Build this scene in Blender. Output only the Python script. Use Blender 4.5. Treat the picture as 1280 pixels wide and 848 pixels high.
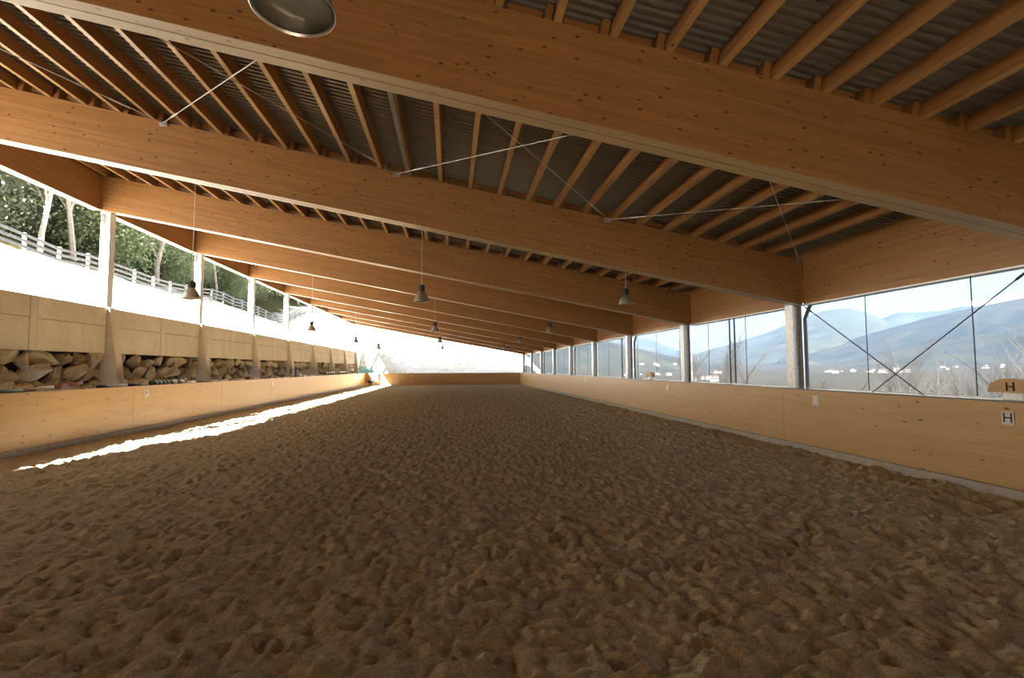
import bpy, bmesh, math, random
import numpy as np
from mathutils import Vector, Matrix, noise as mnoise

for o in list(bpy.data.objects): bpy.data.objects.remove(o)
sc = bpy.context.scene
COL = sc.collection
R = math.radians
# ------------------------------------------------------------------ camera
H = 2.17
FPX = 605.31
YAW, PIT, ROL = R(7.1756), R(3.4352), R(-.2384)
cd = bpy.data.cameras.new('camera'); cam = bpy.data.objects.new('camera', cd); COL.objects.link(cam)
cd.sensor_fit = 'HORIZONTAL'; cd.sensor_width = 36.0; cd.lens = FPX / 1280 * 36
cd.clip_start = .05; cd.clip_end = 60000
Fv = Vector((math.sin(YAW) * math.cos(PIT), math.cos(YAW) * math.cos(PIT), math.sin(PIT)))
Rv = Vector((math.cos(YAW), -math.sin(YAW), 0)); Uv = Rv.cross(Fv)
R2 = Rv * math.cos(ROL) + Uv * math.sin(ROL); U2 = -Rv * math.sin(ROL) + Uv * math.cos(ROL)
m = Matrix((R2, U2, -Fv)).transposed().to_4x4(); m.translation = (0, 0, H)
cam.matrix_world = m
sc.camera = cam
# ------------------------------------------------------------------ light
SUN = Vector((.63, 2.4, -1.0)).normalized()          # direction in which sunlight travels
sd = bpy.data.lights.new('sun', 'SUN'); sun = bpy.data.objects.new('sun', sd); COL.objects.link(sun)
sd.energy = 60.0; sd.angle = R(.53); sd.color = (1, .93, .82)
sun.rotation_euler = SUN.to_track_quat('-Z', 'Y').to_euler(); sun.location = (-30, -60, 40)
w = bpy.data.worlds.new('world'); sc.world = w; w.use_nodes = True
wn = w.node_tree; wn.nodes.clear()
wo = wn.nodes.new('ShaderNodeOutputWorld'); bg = wn.nodes.new('ShaderNodeBackground')
sky = wn.nodes.new('ShaderNodeTexSky'); sky.sky_type = 'NISHITA'; sky.sun_disc = False
sky.sun_elevation = math.asin(-SUN.z); sky.sun_rotation = math.atan2(-SUN.x, -SUN.y)
sky.air_density = 1.0; sky.dust_density = 2.0; sky.ozone_density = 1.0; sky.altitude = 700
# thin high cloud veil, the same over the whole dome
tc = wn.nodes.new('ShaderNodeTexCoord'); mp = wn.nodes.new('ShaderNodeMapping'); mp.inputs['Scale'].default_value = (1.5, 1.5, 6)
nz = wn.nodes.new('ShaderNodeTexNoise'); nz.inputs['Scale'].default_value = 1.6; nz.inputs['Detail'].default_value = 6
cr = wn.nodes.new('ShaderNodeValToRGB'); cr.color_ramp.elements[0].position = .3; cr.color_ramp.elements[1].position = .7
cr.color_ramp.elements[0].color = (.55, .55, .55, 1); cr.color_ramp.elements[1].color = (.95, .95, .95, 1)
mx = wn.nodes.new('ShaderNodeMix'); mx.data_type = 'RGBA'
HAZE = 3.2e-5
SKYW = (8.0, 8.0, 8.1, 1)
mx.inputs['B'].default_value = SKYW
wn.links.new(tc.outputs['Generated'], mp.inputs['Vector']); wn.links.new(mp.outputs[0], nz.inputs['Vector'])
wn.links.new(nz.outputs['Fac'], cr.inputs[0]); wn.links.new(cr.outputs[0], mx.inputs['Factor'])
wn.links.new(sky.outputs[0], mx.inputs['A']); wn.links.new(mx.outputs['Result'], bg.inputs['Color'])
bg.inputs['Strength'].default_value = .09
wn.links.new(bg.outputs[0], wo.inputs['Surface'])
# ------------------------------------------------------------------ view
vs = sc.view_settings
vs.view_transform = 'Standard'; vs.look = 'None'; vs.gamma = 1.0; vs.use_curve_mapping = False
vs.exposure = 1.3
sc.cycles.use_denoising = True
sc.cycles.max_bounces = 10; sc.cycles.diffuse_bounces = 6; sc.cycles.transparent_max_bounces = 16
sc.cycles.sample_clamp_indirect = 12
sc.cycles.volume_bounces = 0

# ================================================================== helpers
def link(o, parent=None):
    COL.objects.link(o)
    if parent: o.parent = parent
    return o
def tag(o, label=None, cat=None, group=None, kind=None):
    if label: o['label'] = label
    if cat: o['category'] = cat
    if group: o['group'] = group
    if kind: o['kind'] = kind
    return o
def empty(name, loc=(0, 0, 0), label=None, cat=None, group=None, kind=None, parent=None):
    o = bpy.data.objects.new(name, None); link(o, parent); o.location = loc; o.empty_display_size = .2
    return tag(o, label, cat, group, kind)
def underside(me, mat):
    # paler lower face; on purlins the paleness is light put into the colour
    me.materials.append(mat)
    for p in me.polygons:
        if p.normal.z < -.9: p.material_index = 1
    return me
class MB:
    def __init__(s): s.v = []; s.f = []
    def hexa(s, p):
        b = len(s.v); s.v += [tuple(q) for q in p]
        s.f += [tuple(b + i for i in q) for q in ((0, 3, 2, 1), (4, 5, 6, 7), (0, 1, 5, 4), (1, 2, 6, 5), (2, 3, 7, 6), (3, 0, 4, 7))]
        return s
    def box(s, x0, x1, y0, y1, z0, z1):
        return s.hexa([(x0, y0, z0), (x1, y0, z0), (x1, y1, z0), (x0, y1, z0), (x0, y0, z1), (x1, y0, z1), (x1, y1, z1), (x0, y1, z1)])
    def tube(s, p0, p1, r0, r1=None, n=10, cap=True):
        r1 = r0 if r1 is None else r1
        p0, p1 = Vector(p0), Vector(p1); d = (p1 - p0).normalized()
        a = d.orthogonal().normalized(); c = d.cross(a); b = len(s.v)
        for p, r in ((p0, r0), (p1, r1)):
            for i in range(n):
                t = 2 * math.pi * i / n; s.v.append(tuple(p + a * (r * math.cos(t)) + c * (r * math.sin(t))))
        for i in range(n): j = (i + 1) % n; s.f.append((b + i, b + j, b + n + j, b + n + i))
        if cap: s.f.append(tuple(b + i for i in reversed(range(n)))); s.f.append(tuple(b + n + i for i in range(n)))
        return s
    def lathe(s, prof, n=24, c=(0, 0, 0)):
        b = len(s.v); k = len(prof)
        for r, z in prof:
            for i in range(n):
                t = 2 * math.pi * i / n; s.v.append((c[0] + r * math.cos(t), c[1] + r * math.sin(t), c[2] + z))
        for q in range(k - 1):
            for i in range(n):
                j = (i + 1) % n; s.f.append((b + q * n + i, b + q * n + j, b + (q + 1) * n + j, b + (q + 1) * n + i))
        return s
    def prism(s, poly, axis, a0, a1):
        # poly of 2-d points extruded along axis ('y': points are x,z ; 'x': points are y,z)
        b = len(s.v); n = len(poly)
        for a in (a0, a1):
            for p in poly: s.v.append((p[0], a, p[1]) if axis == 'y' else (a, p[0], p[1]))
        for i in range(n): j = (i + 1) % n; s.f.append((b + i, b + j, b + n + j, b + n + i))
        s.f.append(tuple(b + i for i in range(n))); s.f.append(tuple(b + n + i for i in reversed(range(n))))
        return s
    def mesh(s, name, mat=None, smooth=False, bevel=0):
        me = bpy.data.meshes.new(name); me.from_pydata(s.v, [], s.f)
        bm = bmesh.new(); bm.from_mesh(me); bmesh.ops.recalc_face_normals(bm, faces=bm.faces)
        if bevel: bmesh.ops.bevel(bm, geom=list(bm.edges), offset=bevel, segments=1, affect='EDGES')
        bm.to_mesh(me); bm.free()
        if smooth:
            for p in me.polygons: p.use_smooth = True
        if mat: me.materials.append(mat)
        return me
    def build(s, name, mat=None, parent=None, smooth=False, bevel=0, loc=None):
        o = bpy.data.objects.new(name, s.mesh(name, mat, smooth, bevel)); link(o, parent)
        if loc: o.location = loc
        return o
def put(name, me, parent=None, loc=(0, 0, 0), rot=(0, 0, 0), scl=None):
    o = bpy.data.objects.new(name, me); link(o, parent); o.location = loc; o.rotation_euler = rot
    if scl: o.scale = scl
    return o
def grid_mesh(name, P, mat, smooth=True):
    """P: (rows, cols, 3) array"""
    r, c = P.shape[:2]; me = bpy.data.meshes.new(name)
    idx = np.arange(r * c).reshape(r, c)
    q = np.stack([idx[:-1, :-1], idx[:-1, 1:], idx[1:, 1:], idx[1:, :-1]], -1).reshape(-1, 4)
    me.vertices.add(r * c); me.vertices.foreach_set('co', P.reshape(-1).astype(np.float32))
    me.loops.add(q.size); me.loops.foreach_set('vertex_index', q.reshape(-1).astype(np.int32))
    me.polygons.add(len(q)); me.polygons.foreach_set('loop_start', (np.arange(len(q)) * 4).astype(np.int32))
    me.polygons.foreach_set('loop_total', np.full(len(q), 4, np.int32))
    me.polygons.foreach_set('use_smooth', np.full(len(q), smooth, bool))
    me.update(calc_edges=True); me.validate()
    me.materials.append(mat)
    return me
def text_mesh(ch, size, depth, mat, name):
    cu = bpy.data.curves.new(name, 'FONT'); cu.body = ch; cu.size = size; cu.extrude = depth; cu.align_x = 'CENTER'; cu.align_y = 'CENTER'; cu.resolution_u = 3
    cu.offset = size * .008
    t = bpy.data.objects.new(name, cu); COL.objects.link(t)
    dg = bpy.context.evaluated_depsgraph_get(); me = bpy.data.meshes.new_from_object(t.evaluated_get(dg))
    bpy.data.objects.remove(t); bpy.data.curves.remove(cu); me.materials.clear(); me.materials.append(mat)
    return me
rng = random.Random(7); nrg = np.random.default_rng(3)
def lattice(seed, n=256): return np.random.default_rng(seed).random((n, n))
LAT = [lattice(i) for i in range(12)]
def vnoise(x, y, cell, k):
    g = LAT[k % 12]; n = g.shape[0]
    u = x / cell + 1000 + 17.3 * k; v = y / cell + 1000 + 5.1 * k
    i = np.floor(u).astype(int); j = np.floor(v).astype(int); fu = u - i; fv = v - j
    fu = fu * fu * (3 - 2 * fu); fv = fv * fv * (3 - 2 * fv); i %= n; j %= n; i1 = (i + 1) % n; j1 = (j + 1) % n
    return (g[i, j] * (1 - fu) * (1 - fv) + g[i1, j] * fu * (1 - fv) + g[i, j1] * (1 - fu) * fv + g[i1, j1] * fu * fv) * 2 - 1
def fbm(x, y, cell, oct=4, k=0, gain=.5):
    s = 0; a = 1
    for o in range(oct): s = s + a * vnoise(x, y, cell / 2 ** o, k + o); a *= gain
    return s
ORD = ['first', 'second', 'third', 'fourth', 'fifth', 'sixth', 'seventh', 'eighth', 'ninth', 'tenth', 'eleventh', 'twelfth', 'thirteenth', 'fourteenth', 'fifteenth', 'sixteenth', 'seventeenth', 'eighteenth', 'nineteenth', 'twentieth']

# ================================================================== materials
def newmat(name):
    m = bpy.data.materials.new(name); m.use_nodes = True; nt = m.node_tree
    return m, nt, nt.nodes['Principled BSDF']
def N(nt, t, **k):
    n = nt.nodes.new(t)
    for a, b in k.items():
        if hasattr(n, a): setattr(n, a, b)
        else: n.inputs[a].default_value = b
    return n
def ramp(nt, fac, stops):
    r = nt.nodes.new('ShaderNodeValToRGB'); e = r.color_ramp.elements
    while len(e) < len(stops): e.new(.5)
    for q, (p, c) in zip(e, stops):
        q.position = p; q.color = (*c, 1) if len(c) == 3 else c
    nt.links.new(fac, r.inputs[0]); return r.outputs[0]
def coords(nt, scale=(1, 1, 1), rand=True):
    t = N(nt, 'ShaderNodeTexCoord'); src = t.outputs['Object']
    if rand:
        oi = N(nt, 'ShaderNodeObjectInfo'); mu = N(nt, 'ShaderNodeMath', operation='MULTIPLY'); mu.inputs[1].default_value = 40
        nt.links.new(oi.outputs['Random'], mu.inputs[0])
        ad = N(nt, 'ShaderNodeVectorMath', operation='ADD'); nt.links.new(src, ad.inputs[0]); nt.links.new(mu.outputs[0], ad.inputs[1]); src = ad.outputs[0]
    if scale != (1, 1, 1):
        mp = N(nt, 'ShaderNodeMapping'); mp.inputs['Scale'].default_value = scale; nt.links.new(src, mp.inputs['Vector']); src = mp.outputs[0]
    return src
def noise(nt, vec, scale, detail=3, rough=.55, dist=0):
    n = N(nt, 'ShaderNodeTexNoise'); n.inputs['Scale'].default_value = scale; n.inputs['Detail'].default_value = detail
    n.inputs['Roughness'].default_value = rough; n.inputs['Distortion'].default_value = dist
    if vec is not None: nt.links.new(vec, n.inputs['Vector'])
    return n.outputs['Fac']
def mixc(nt, fac, a, b, mode='MIX'):
    m = N(nt, 'ShaderNodeMix', data_type='RGBA', blend_type=mode)
    for s, v in (('Factor', fac), ('A', a), ('B', b)):
        if isinstance(v, (int, float)): m.inputs[s].default_value = v
        elif isinstance(v, tuple): m.inputs[s].default_value = (*v, 1) if len(v) == 3 else v
        else: nt.links.new(v, m.inputs[s])
    return m.outputs['Result']
def bump(nt, bs, h, strength=.3, dist=.02):
    b = N(nt, 'ShaderNodeBump'); b.inputs['Strength'].default_value = strength; b.inputs['Distance'].default_value = dist
    nt.links.new(h, b.inputs['Height']); nt.links.new(b.outputs[0], bs.inputs['Normal'])
def wood(name, light, dark, axis='x', lam=.04, knots=.5, rough=.5, knot_scale=6.0, spec=.4, blk=1.0):
    """glued spruce: lamellas stacked along z, grain along axis, scattered knots"""
    m, nt, bs = newmat(name)
    c = coords(nt)
    gs = {'x': (.7, 9, 26), 'y': (9, .7, 26), 'z': (20, 20, .9)}[axis]
    mp = N(nt, 'ShaderNodeMapping'); mp.inputs['Scale'].default_value = gs; nt.links.new(c, mp.inputs['Vector'])
    g = noise(nt, mp.outputs[0], 1.6, 4, .6, .3)
    base = ramp(nt, g, [(.25, dark), (.75, light)])
    # lamella tint
    sx = N(nt, 'ShaderNodeSeparateXYZ'); nt.links.new(c, sx.inputs[0])
    fl = N(nt, 'ShaderNodeMath', operation='DIVIDE'); nt.links.new(sx.outputs['Z' if axis != 'z' else 'Y'], fl.inputs[0]); fl.inputs[1].default_value = lam
    fo = N(nt, 'ShaderNodeMath', operation='FLOOR'); nt.links.new(fl.outputs[0], fo.inputs[0])
    al = N(nt, 'ShaderNodeMath', operation='MULTIPLY'); nt.links.new(sx.outputs['X' if axis == 'x' else 'Y' if axis == 'y' else 'Z'], al.inputs[0]); al.inputs[1].default_value = .4
    wv = N(nt, 'ShaderNodeMath', operation='ADD'); nt.links.new(al.outputs[0], wv.inputs[0])
    wn1 = N(nt, 'ShaderNodeTexWhiteNoise', noise_dimensions='1D'); nt.links.new(fo.outputs[0], wn1.inputs['W'])
    nt.links.new(wn1.outputs['Value'], wv.inputs[1])
    fo2 = N(nt, 'ShaderNodeMath', operation='FLOOR'); nt.links.new(wv.outputs[0], fo2.inputs[0])
    wn2 = N(nt, 'ShaderNodeTexWhiteNoise', noise_dimensions='2D'); cb = N(nt, 'ShaderNodeCombineXYZ')
    nt.links.new(fo.outputs[0], cb.inputs[0]); nt.links.new(fo2.outputs[0], cb.inputs[1]); nt.links.new(cb.outputs[0], wn2.inputs['Vector'])
    tint = ramp(nt, wn2.outputs['Value'], [(0, (1 - .15 * blk, 1 - .17 * blk, 1 - .19 * blk)), (1, (1 + .07 * blk, 1 + .06 * blk, 1 + .02 * blk))])
    col = mixc(nt, 1.0, base, tint, 'MULTIPLY')
    # knots
    vo = N(nt, 'ShaderNodeTexVoronoi'); vo.inputs['Scale'].default_value = knot_scale
    ks = N(nt, 'ShaderNodeMapping'); ks.inputs['Scale'].default_value = {'x': (.6, 1, 1.3), 'y': (1, .6, 1.3), 'z': (1.2, 1.2, .8)}[axis]
    nt.links.new(c, ks.inputs['Vector']); nt.links.new(ks.outputs[0], vo.inputs['Vector'])
    sc_ = N(nt, 'ShaderNodeSeparateColor'); nt.links.new(vo.outputs['Color'], sc_.inputs[0])
    sz = N(nt, 'ShaderNodeMath', operation='MULTIPLY_ADD'); nt.links.new(sc_.outputs[1], sz.inputs[0]); sz.inputs[1].default_value = .12; nt.links.new(vo.outputs['Distance'], sz.inputs[2])
    kd = ramp(nt, sz.outputs[0], [(.10, (1, 1, 1)), (.20, (0, 0, 0))])
    gt = N(nt, 'ShaderNodeMath', operation='LESS_THAN'); nt.links.new(sc_.outputs[0], gt.inputs[0]); gt.inputs[1].default_value = knots
    kk = N(nt, 'ShaderNodeMath', operation='MULTIPLY'); nt.links.new(kd, kk.inputs[0]); nt.links.new(gt.outputs[0], kk.inputs[1])
    k2 = N(nt, 'ShaderNodeMath', operation='MULTIPLY'); nt.links.new(kk.outputs[0], k2.inputs[0]); k2.inputs[1].default_value = .9
    col = mixc(nt, k2.outputs[0], col, tuple(x * .2 for x in dark))
    nt.links.new(col, bs.inputs['Base Color']); bs.inputs['Roughness'].default_value = rough
    bs.inputs['Specular IOR Level'].default_value = spec
    bump(nt, bs, g, .12, .01)
    return m
def plain(name, col, rough=.6, metal=0, var=.15, scale=6, bmp=0, spec=.5, rand=True):
    m, nt, bs = newmat(name)
    n = noise(nt, coords(nt, rand=rand), scale, 5, .6)
    nt.links.new(ramp(nt, n, [(.25, tuple(c * (1 - var) for c in col)), (.75, tuple(min(1, c * (1 + var)) for c in col))]), bs.inputs['Base Color'])
    bs.inputs['Roughness'].default_value = rough; bs.inputs['Metallic'].default_value = metal; bs.inputs['Specular IOR Level'].default_value = spec
    if bmp: bump(nt, bs, n, bmp, .03)
    return m
M = {}
M['beam'] = wood('glulam', (.385, .200, .071), (.262, .123, .039), 'x', .045, .92, .5, 6.5)
M['eave'] = wood('glulam_eave', (.385, .200, .071), (.265, .125, .04), 'y', .045, .92, .5, 6.5)
M['purlin'] = wood('purlin_wood', (.36, .178, .062), (.255, .112, .035), 'y', .3, .3, .55)
M['board'] = wood('kickboard_wood', (.56, .385, .19), (.46, .295, .13), 'y', .13, .85, .36, 5.5, .5, .35)
M['boardx'] = wood('kickboard_wood_cross', (.55, .375, .185), (.45, .285, .125), 'x', .13, .8, .40, 5.5, .5, .35)
M['under'] = wood('paler_underside', (.52, .40, .235), (.44, .315, .165), 'x', .2, .4, .38, 6.0, .5)
M['purlin_under_lit'] = wood('purlin_underside_lit_tone', (.50, .315, .135), (.40, .235, .09), 'y', .2, .4, .4, 6.0, .5)  # daylight on the purlin undersides, put into the wood colour
M['siding'] = wood('siding_wood', (.45, .26, .11), (.33, .18, .07), 'z', .2, .3, .6)
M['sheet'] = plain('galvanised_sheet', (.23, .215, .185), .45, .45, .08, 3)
M['galv'] = plain('galvanised_steel', (.50, .52, .54), .45, .85, .22, 9)
M['whitepaint'] = plain('pale_grey_painted_steel', (.62, .64, .66), .5, 0, .06, 4)
M['steel'] = plain('bright_rod_steel', (.60, .59, .56), .5, .3, .1, 20)
M['darksteel'] = plain('dark_cable', (.07, .07, .08), .5, .3, .2, 20)
M['black'] = plain('black_plastic', (.02, .02, .022), .45, 0, .2, 10)
M['alu'] = plain('brushed_aluminium', (.60, .58, .52), .38, .9, .08, 30)
M['lens'] = plain('frosted_lamp_glass', (.20, .21, .19), .25, 0, .1, 8)
M['plinth'] = plain('plinth_concrete', (.38, .36, .33), .8, 0, .2, 5, .2)
def concrete():
    m, nt, bs = newmat('cast_concrete'); c = coords(nt)
    n = noise(nt, c, 1.1, 6, .62); n2 = noise(nt, c, 14, 5, .7)
    a = ramp(nt, n, [(.3, (.48, .42, .315)), (.7, (.64, .575, .45))])
    a = mixc(nt, .35, a, ramp(nt, n2, [(.3, (.42, .365, .28)), (.7, (.66, .60, .48))]))
    mpv = N(nt, 'ShaderNodeMapping'); mpv.inputs['Scale'].default_value = (1, 5, .35); nt.links.new(c, mpv.inputs['Vector'])
    st = noise(nt, mpv.outputs[0], 1.3, 4, .6)
    a = mixc(nt, ramp(nt, st, [(.52, (0, 0, 0)), (.75, (.45, .45, .45))]), a, (.37, .325, .25))
    nt.links.new(a, bs.inputs['Base Color']); bs.inputs['Roughness'].default_value = .85; bump(nt, bs, n2, .15, .01)
    return m
M['concrete'] = concrete()
def stone():
    m, nt, bs = newmat('field_stone'); c = coords(nt)
    oi = N(nt, 'ShaderNodeObjectInfo')
    a = ramp(nt, oi.outputs['Random'], [(0, (.27, .21, .125)), (.3, (.46, .38, .235)), (.6, (.60, .49, .28)), (.8, (.55, .51, .41)), (1, (.36, .29, .19))])
    n = noise(nt, c, 3.2, 7, .68, .4)
    b = mixc(nt, 1.0, a, ramp(nt, n, [(.25, (.45, .40, .34)), (.5, (1, 1, 1)), (.8, (1.3, 1.22, 1.05))]), 'MULTIPLY')
    nt.links.new(b, bs.inputs['Base Color']); bs.inputs['Roughness'].default_value = .9; bump(nt, bs, n, .6, .05)
    return m
M['stone'] = stone()
M['soil'] = plain('dark_soil', (.06, .045, .03), .95, 0, .4, 5, .4)
def sandm():
    m, nt, bs = newmat('riding_sand'); c = coords(nt, rand=False)
    n1 = noise(nt, c, .35, 4, .6); n2 = noise(nt, c, 9, 6, .7); n3 = noise(nt, c, 48, 5, .8)
    a = ramp(nt, n1, [(.3, (.42, .32, .195)), (.7, (.52, .41, .265))])
    a = mixc(nt, .5, a, ramp(nt, n2, [(.3, (.25, .18, .10)), (.7, (.68, .56, .37))]))
    a = mixc(nt, .45, a, ramp(nt, n3, [(.32, (.16, .112, .058)), (.68, (.84, .71, .50))]))
    nt.links.new(a, bs.inputs['Base Color']); bs.inputs['Roughness'].default_value = .93; bs.inputs['Specular IOR Level'].default_value = .25
    b1 = N(nt, 'ShaderNodeBump'); b1.inputs['Strength'].default_value = .9; b1.inputs['Distance'].default_value = .03; nt.links.new(n2, b1.inputs['Height'])
    b2 = N(nt, 'ShaderNodeBump'); b2.inputs['Strength'].default_value = .9; b2.inputs['Distance'].default_value = .010; nt.links.new(n3, b2.inputs['Height'])
    nt.links.new(b1.outputs[0], b2.inputs['Normal']); nt.links.new(b2.outputs[0], bs.inputs['Normal'])
    return m
M['sand'] = sandm()
def grassm():
    m, nt, bs = newmat('dry_winter_meadow'); c = coords(nt, rand=False)
    n1 = noise(nt, c, .5, 6, .65); n2 = noise(nt, c, 2.2, 6, .75)
    a = ramp(nt, n1, [(.3, (.66, .62, .55)), (.7, (.82, .80, .76))])
    a = mixc(nt, ramp(nt, n2, [(.58, (0, 0, 0)), (.66, (1, 1, 1))]), a, (.02, .017, .012))
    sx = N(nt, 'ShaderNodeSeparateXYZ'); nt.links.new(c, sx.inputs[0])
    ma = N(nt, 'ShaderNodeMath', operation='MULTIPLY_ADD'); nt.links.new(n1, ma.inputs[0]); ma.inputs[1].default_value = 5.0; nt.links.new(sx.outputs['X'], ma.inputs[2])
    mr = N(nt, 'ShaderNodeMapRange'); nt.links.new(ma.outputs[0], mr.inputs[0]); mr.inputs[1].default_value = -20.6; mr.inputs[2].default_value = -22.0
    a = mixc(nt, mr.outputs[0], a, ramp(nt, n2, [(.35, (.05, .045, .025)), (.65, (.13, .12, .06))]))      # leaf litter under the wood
    nt.links.new(a, bs.inputs['Base Color']); bs.inputs['Roughness'].default_value = .95; bs.inputs['Specular IOR Level'].default_value = 0; bump(nt, bs, n2, .5, .1)
    return m
M['meadow'] = grassm()
def valleym(name, cols, sc1, sc2, snow=None):
    m, nt, bs = newmat(name); c = coords(nt, rand=False)
    n1 = noise(nt, c, sc1, 8, .62); n2 = noise(nt, c, sc2, 7, .7)
    a = ramp(nt, n1, [(.32, cols[0]), (.46, cols[1]), (.58, cols[2]), (.72, cols[3])])
    a = mixc(nt, .45, a, ramp(nt, n2, [(.3, tuple(x * .55 for x in cols[0])), (.7, cols[3])]))
    if snow:
        sx = N(nt, 'ShaderNodeSeparateXYZ'); nt.links.new(c, sx.inputs[0])
        ma = N(nt, 'ShaderNodeMath', operation='MULTIPLY_ADD'); nt.links.new(n1, ma.inputs[0]); ma.inputs[1].default_value = snow[1]; nt.links.new(sx.outputs['Z'], ma.inputs[2])
        mr = N(nt, 'ShaderNodeMapRange'); nt.links.new(ma.outputs[0], mr.inputs[0]); mr.inputs[1].default_value = snow[0]; mr.inputs[2].default_value = snow[0] + 40
        a = mixc(nt, mr.outputs[0], a, (.85, .87, .9))
    nt.links.new(a, bs.inputs['Base Color']); bs.inputs['Roughness'].default_value = 1; bs.inputs['Specular IOR Level'].default_value = .1
    return m
FOR = (.010, .017, .018); FOR2 = (.018, .026, .022); MEA = (.042, .044, .028); TAN = (.06, .052, .038)
M['valley'] = valleym('winter_valley_floor', ((.030, .030, .025), (.042, .039, .031), (.048, .047, .034), (.066, .060, .048)), .02, .15)
M['hillmid'] = valleym('wooded_hill', (FOR, FOR2, MEA, TAN), .0022, .012)
M['mount'] = valleym('forest_mountain', (FOR, (.035, .05, .045), FOR2, (.10, .10, .075)), .0011, .007)
M['mountsnow'] = valleym('snowy_mountain', (FOR, FOR2, MEA, TAN), .0012, .008, (1030, 260))
def leafm(name, a, b, tr=.35):
    m, nt, bs = newmat(name); oi = N(nt, 'ShaderNodeObjectInfo'); g = N(nt, 'ShaderNodeNewGeometry')
    r = N(nt, 'ShaderNodeMath', operation='ADD'); nt.links.new(g.outputs['Random Per Island'], r.inputs[0]); nt.links.new(oi.outputs['Random'], r.inputs[1])
    h = N(nt, 'ShaderNodeMath', operation='MULTIPLY'); nt.links.new(r.outputs[0], h.inputs[0]); h.inputs[1].default_value = .5
    c = ramp(nt, h.outputs[0], [(.1, a), (.9, b)])
    nt.links.new(c, bs.inputs['Base Color']); bs.inputs['Roughness'].default_value = .7
    t = N(nt, 'ShaderNodeBsdfTranslucent'); nt.links.new(c, t.inputs['Color'])
    mx = N(nt, 'ShaderNodeMixShader'); mx.inputs[0].default_value = tr; nt.links.new(bs.outputs[0], mx.inputs[1]); nt.links.new(t.outputs[0], mx.inputs[2])
    nt.links.new(mx.outputs[0], nt.nodes['Material Output'].inputs['Surface'])
    return m
M['leaf'] = leafm('evergreen_foliage', (.17, .225, .11), (.40, .46, .28))
M['leaf2'] = leafm('dark_foliage', (.12, .15, .09), (.31, .34, .22))
M['bark'] = plain('grey_bark', (.10, .085, .07), .9, 0, .4, 6, .4)
M['palebark'] = plain('pale_birch_bark', (.42, .38, .33), .85, 0, .25, 4, .2)
M['greybark'] = plain('grey_birch_bark', (.030, .028, .026), .85, 0, .25, 4, .2)
M['twig'] = plain('brown_twigs', (.020, .018, .016), .9, 0, .25, 4)
M['fence'] = plain('weathered_fence_timber', (.16, .165, .17), .85, 0, .3, 5, .2)
M['fencepost'] = plain('pale_fence_post', (.46, .44, .40), .85, 0, .2, 5, .2)
M['housewall'] = plain('white_render', (.30, .295, .28), .8, 0, .08, 2)
M['houseroof'] = plain('grey_brown_roof_tiles', (.06, .045, .038), .8, 0, .3, 2)
M['white'] = plain('white_paint', (.72, .71, .68), .5, 0, .06, 5)
M['navy'] = plain('navy_paint', (.018, .028, .07), .45, 0, .2, 5)
M['green'] = plain('dark_green_paint', (.022, .075, .05), .5, 0, .2, 5)
M['teal'] = plain('teal_green_pole_paint', (.055, .16, .12), .5, 0, .2, 5)
M['pink'] = plain('faded_red_pole_paint', (.35, .16, .12), .6, 0, .2, 5)
M['cream'] = plain('cream_plastic', (.62, .55, .36), .6, 0, .08, 5)
M['red'] = plain('red_paint', (.20, .03, .02), .5, 0, .15, 5)
M['plate'] = plain('pale_sign_plate', (.66, .66, .62), .5, 0, .06, 20)
M['ink'] = plain('black_lettering', (.012, .012, .012), .6, 0, .1, 20)
M['tarp'] = plain('teal_tarpaulin', (.16, .36, .38), .45, 0, .3, 1.6, .6)
M['zinc'] = plain('zinc_downpipe', (.14, .15, .17), .5, .4, .15, 8)
def netm():
    m, nt, bs = newmat('windbreak_mesh'); nt.nodes.remove(bs)
    t = N(nt, 'ShaderNodeBsdfTransparent'); t.inputs[0].default_value = (.37, .38, .40, 1)
    tl = N(nt, 'ShaderNodeBsdfTranslucent'); tl.inputs[0].default_value = (.42, .45, .48, 1)
    df = N(nt, 'ShaderNodeBsdfDiffuse'); df.inputs[0].default_value = (.42, .45, .48, 1)
    a = N(nt, 'ShaderNodeMixShader'); a.inputs[0].default_value = .5; nt.links.new(tl.outputs[0], a.inputs[1]); nt.links.new(df.outputs[0], a.inputs[2])
    b = N(nt, 'ShaderNodeMixShader'); b.inputs[0].default_value = .14; nt.links.new(t.outputs[0], b.inputs[1]); nt.links.new(a.outputs[0], b.inputs[2])
    nt.links.new(b.outputs[0], nt.nodes['Material Output'].inputs['Surface'])
    return m
M['net'] = netm()

# ================================================================== dimensions of the hall
Y0, S = 12.42, 6.4475
XL, XRr = -12.56, 9.822                 # inner faces of the eave beams
ZL, ZR = 7.94, 3.919
SL = (ZR - ZL) / (XRr - XL); ANG = -math.atan(SL)
def rz(x): return ZL + SL * (x - XL)
def fy(k): return Y0 + k * S            # near face of frame k
BD, BW = 1.27, .40                      # glulam depth (vertical) and width
PH = .24
XRB, XLB = 9.146, -10.851               # inner faces of the kick boards
YE = 63.83                              # inner face of the end board
ZT = 1.572
ca, sa = math.cos(ANG), math.sin(ANG)
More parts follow.
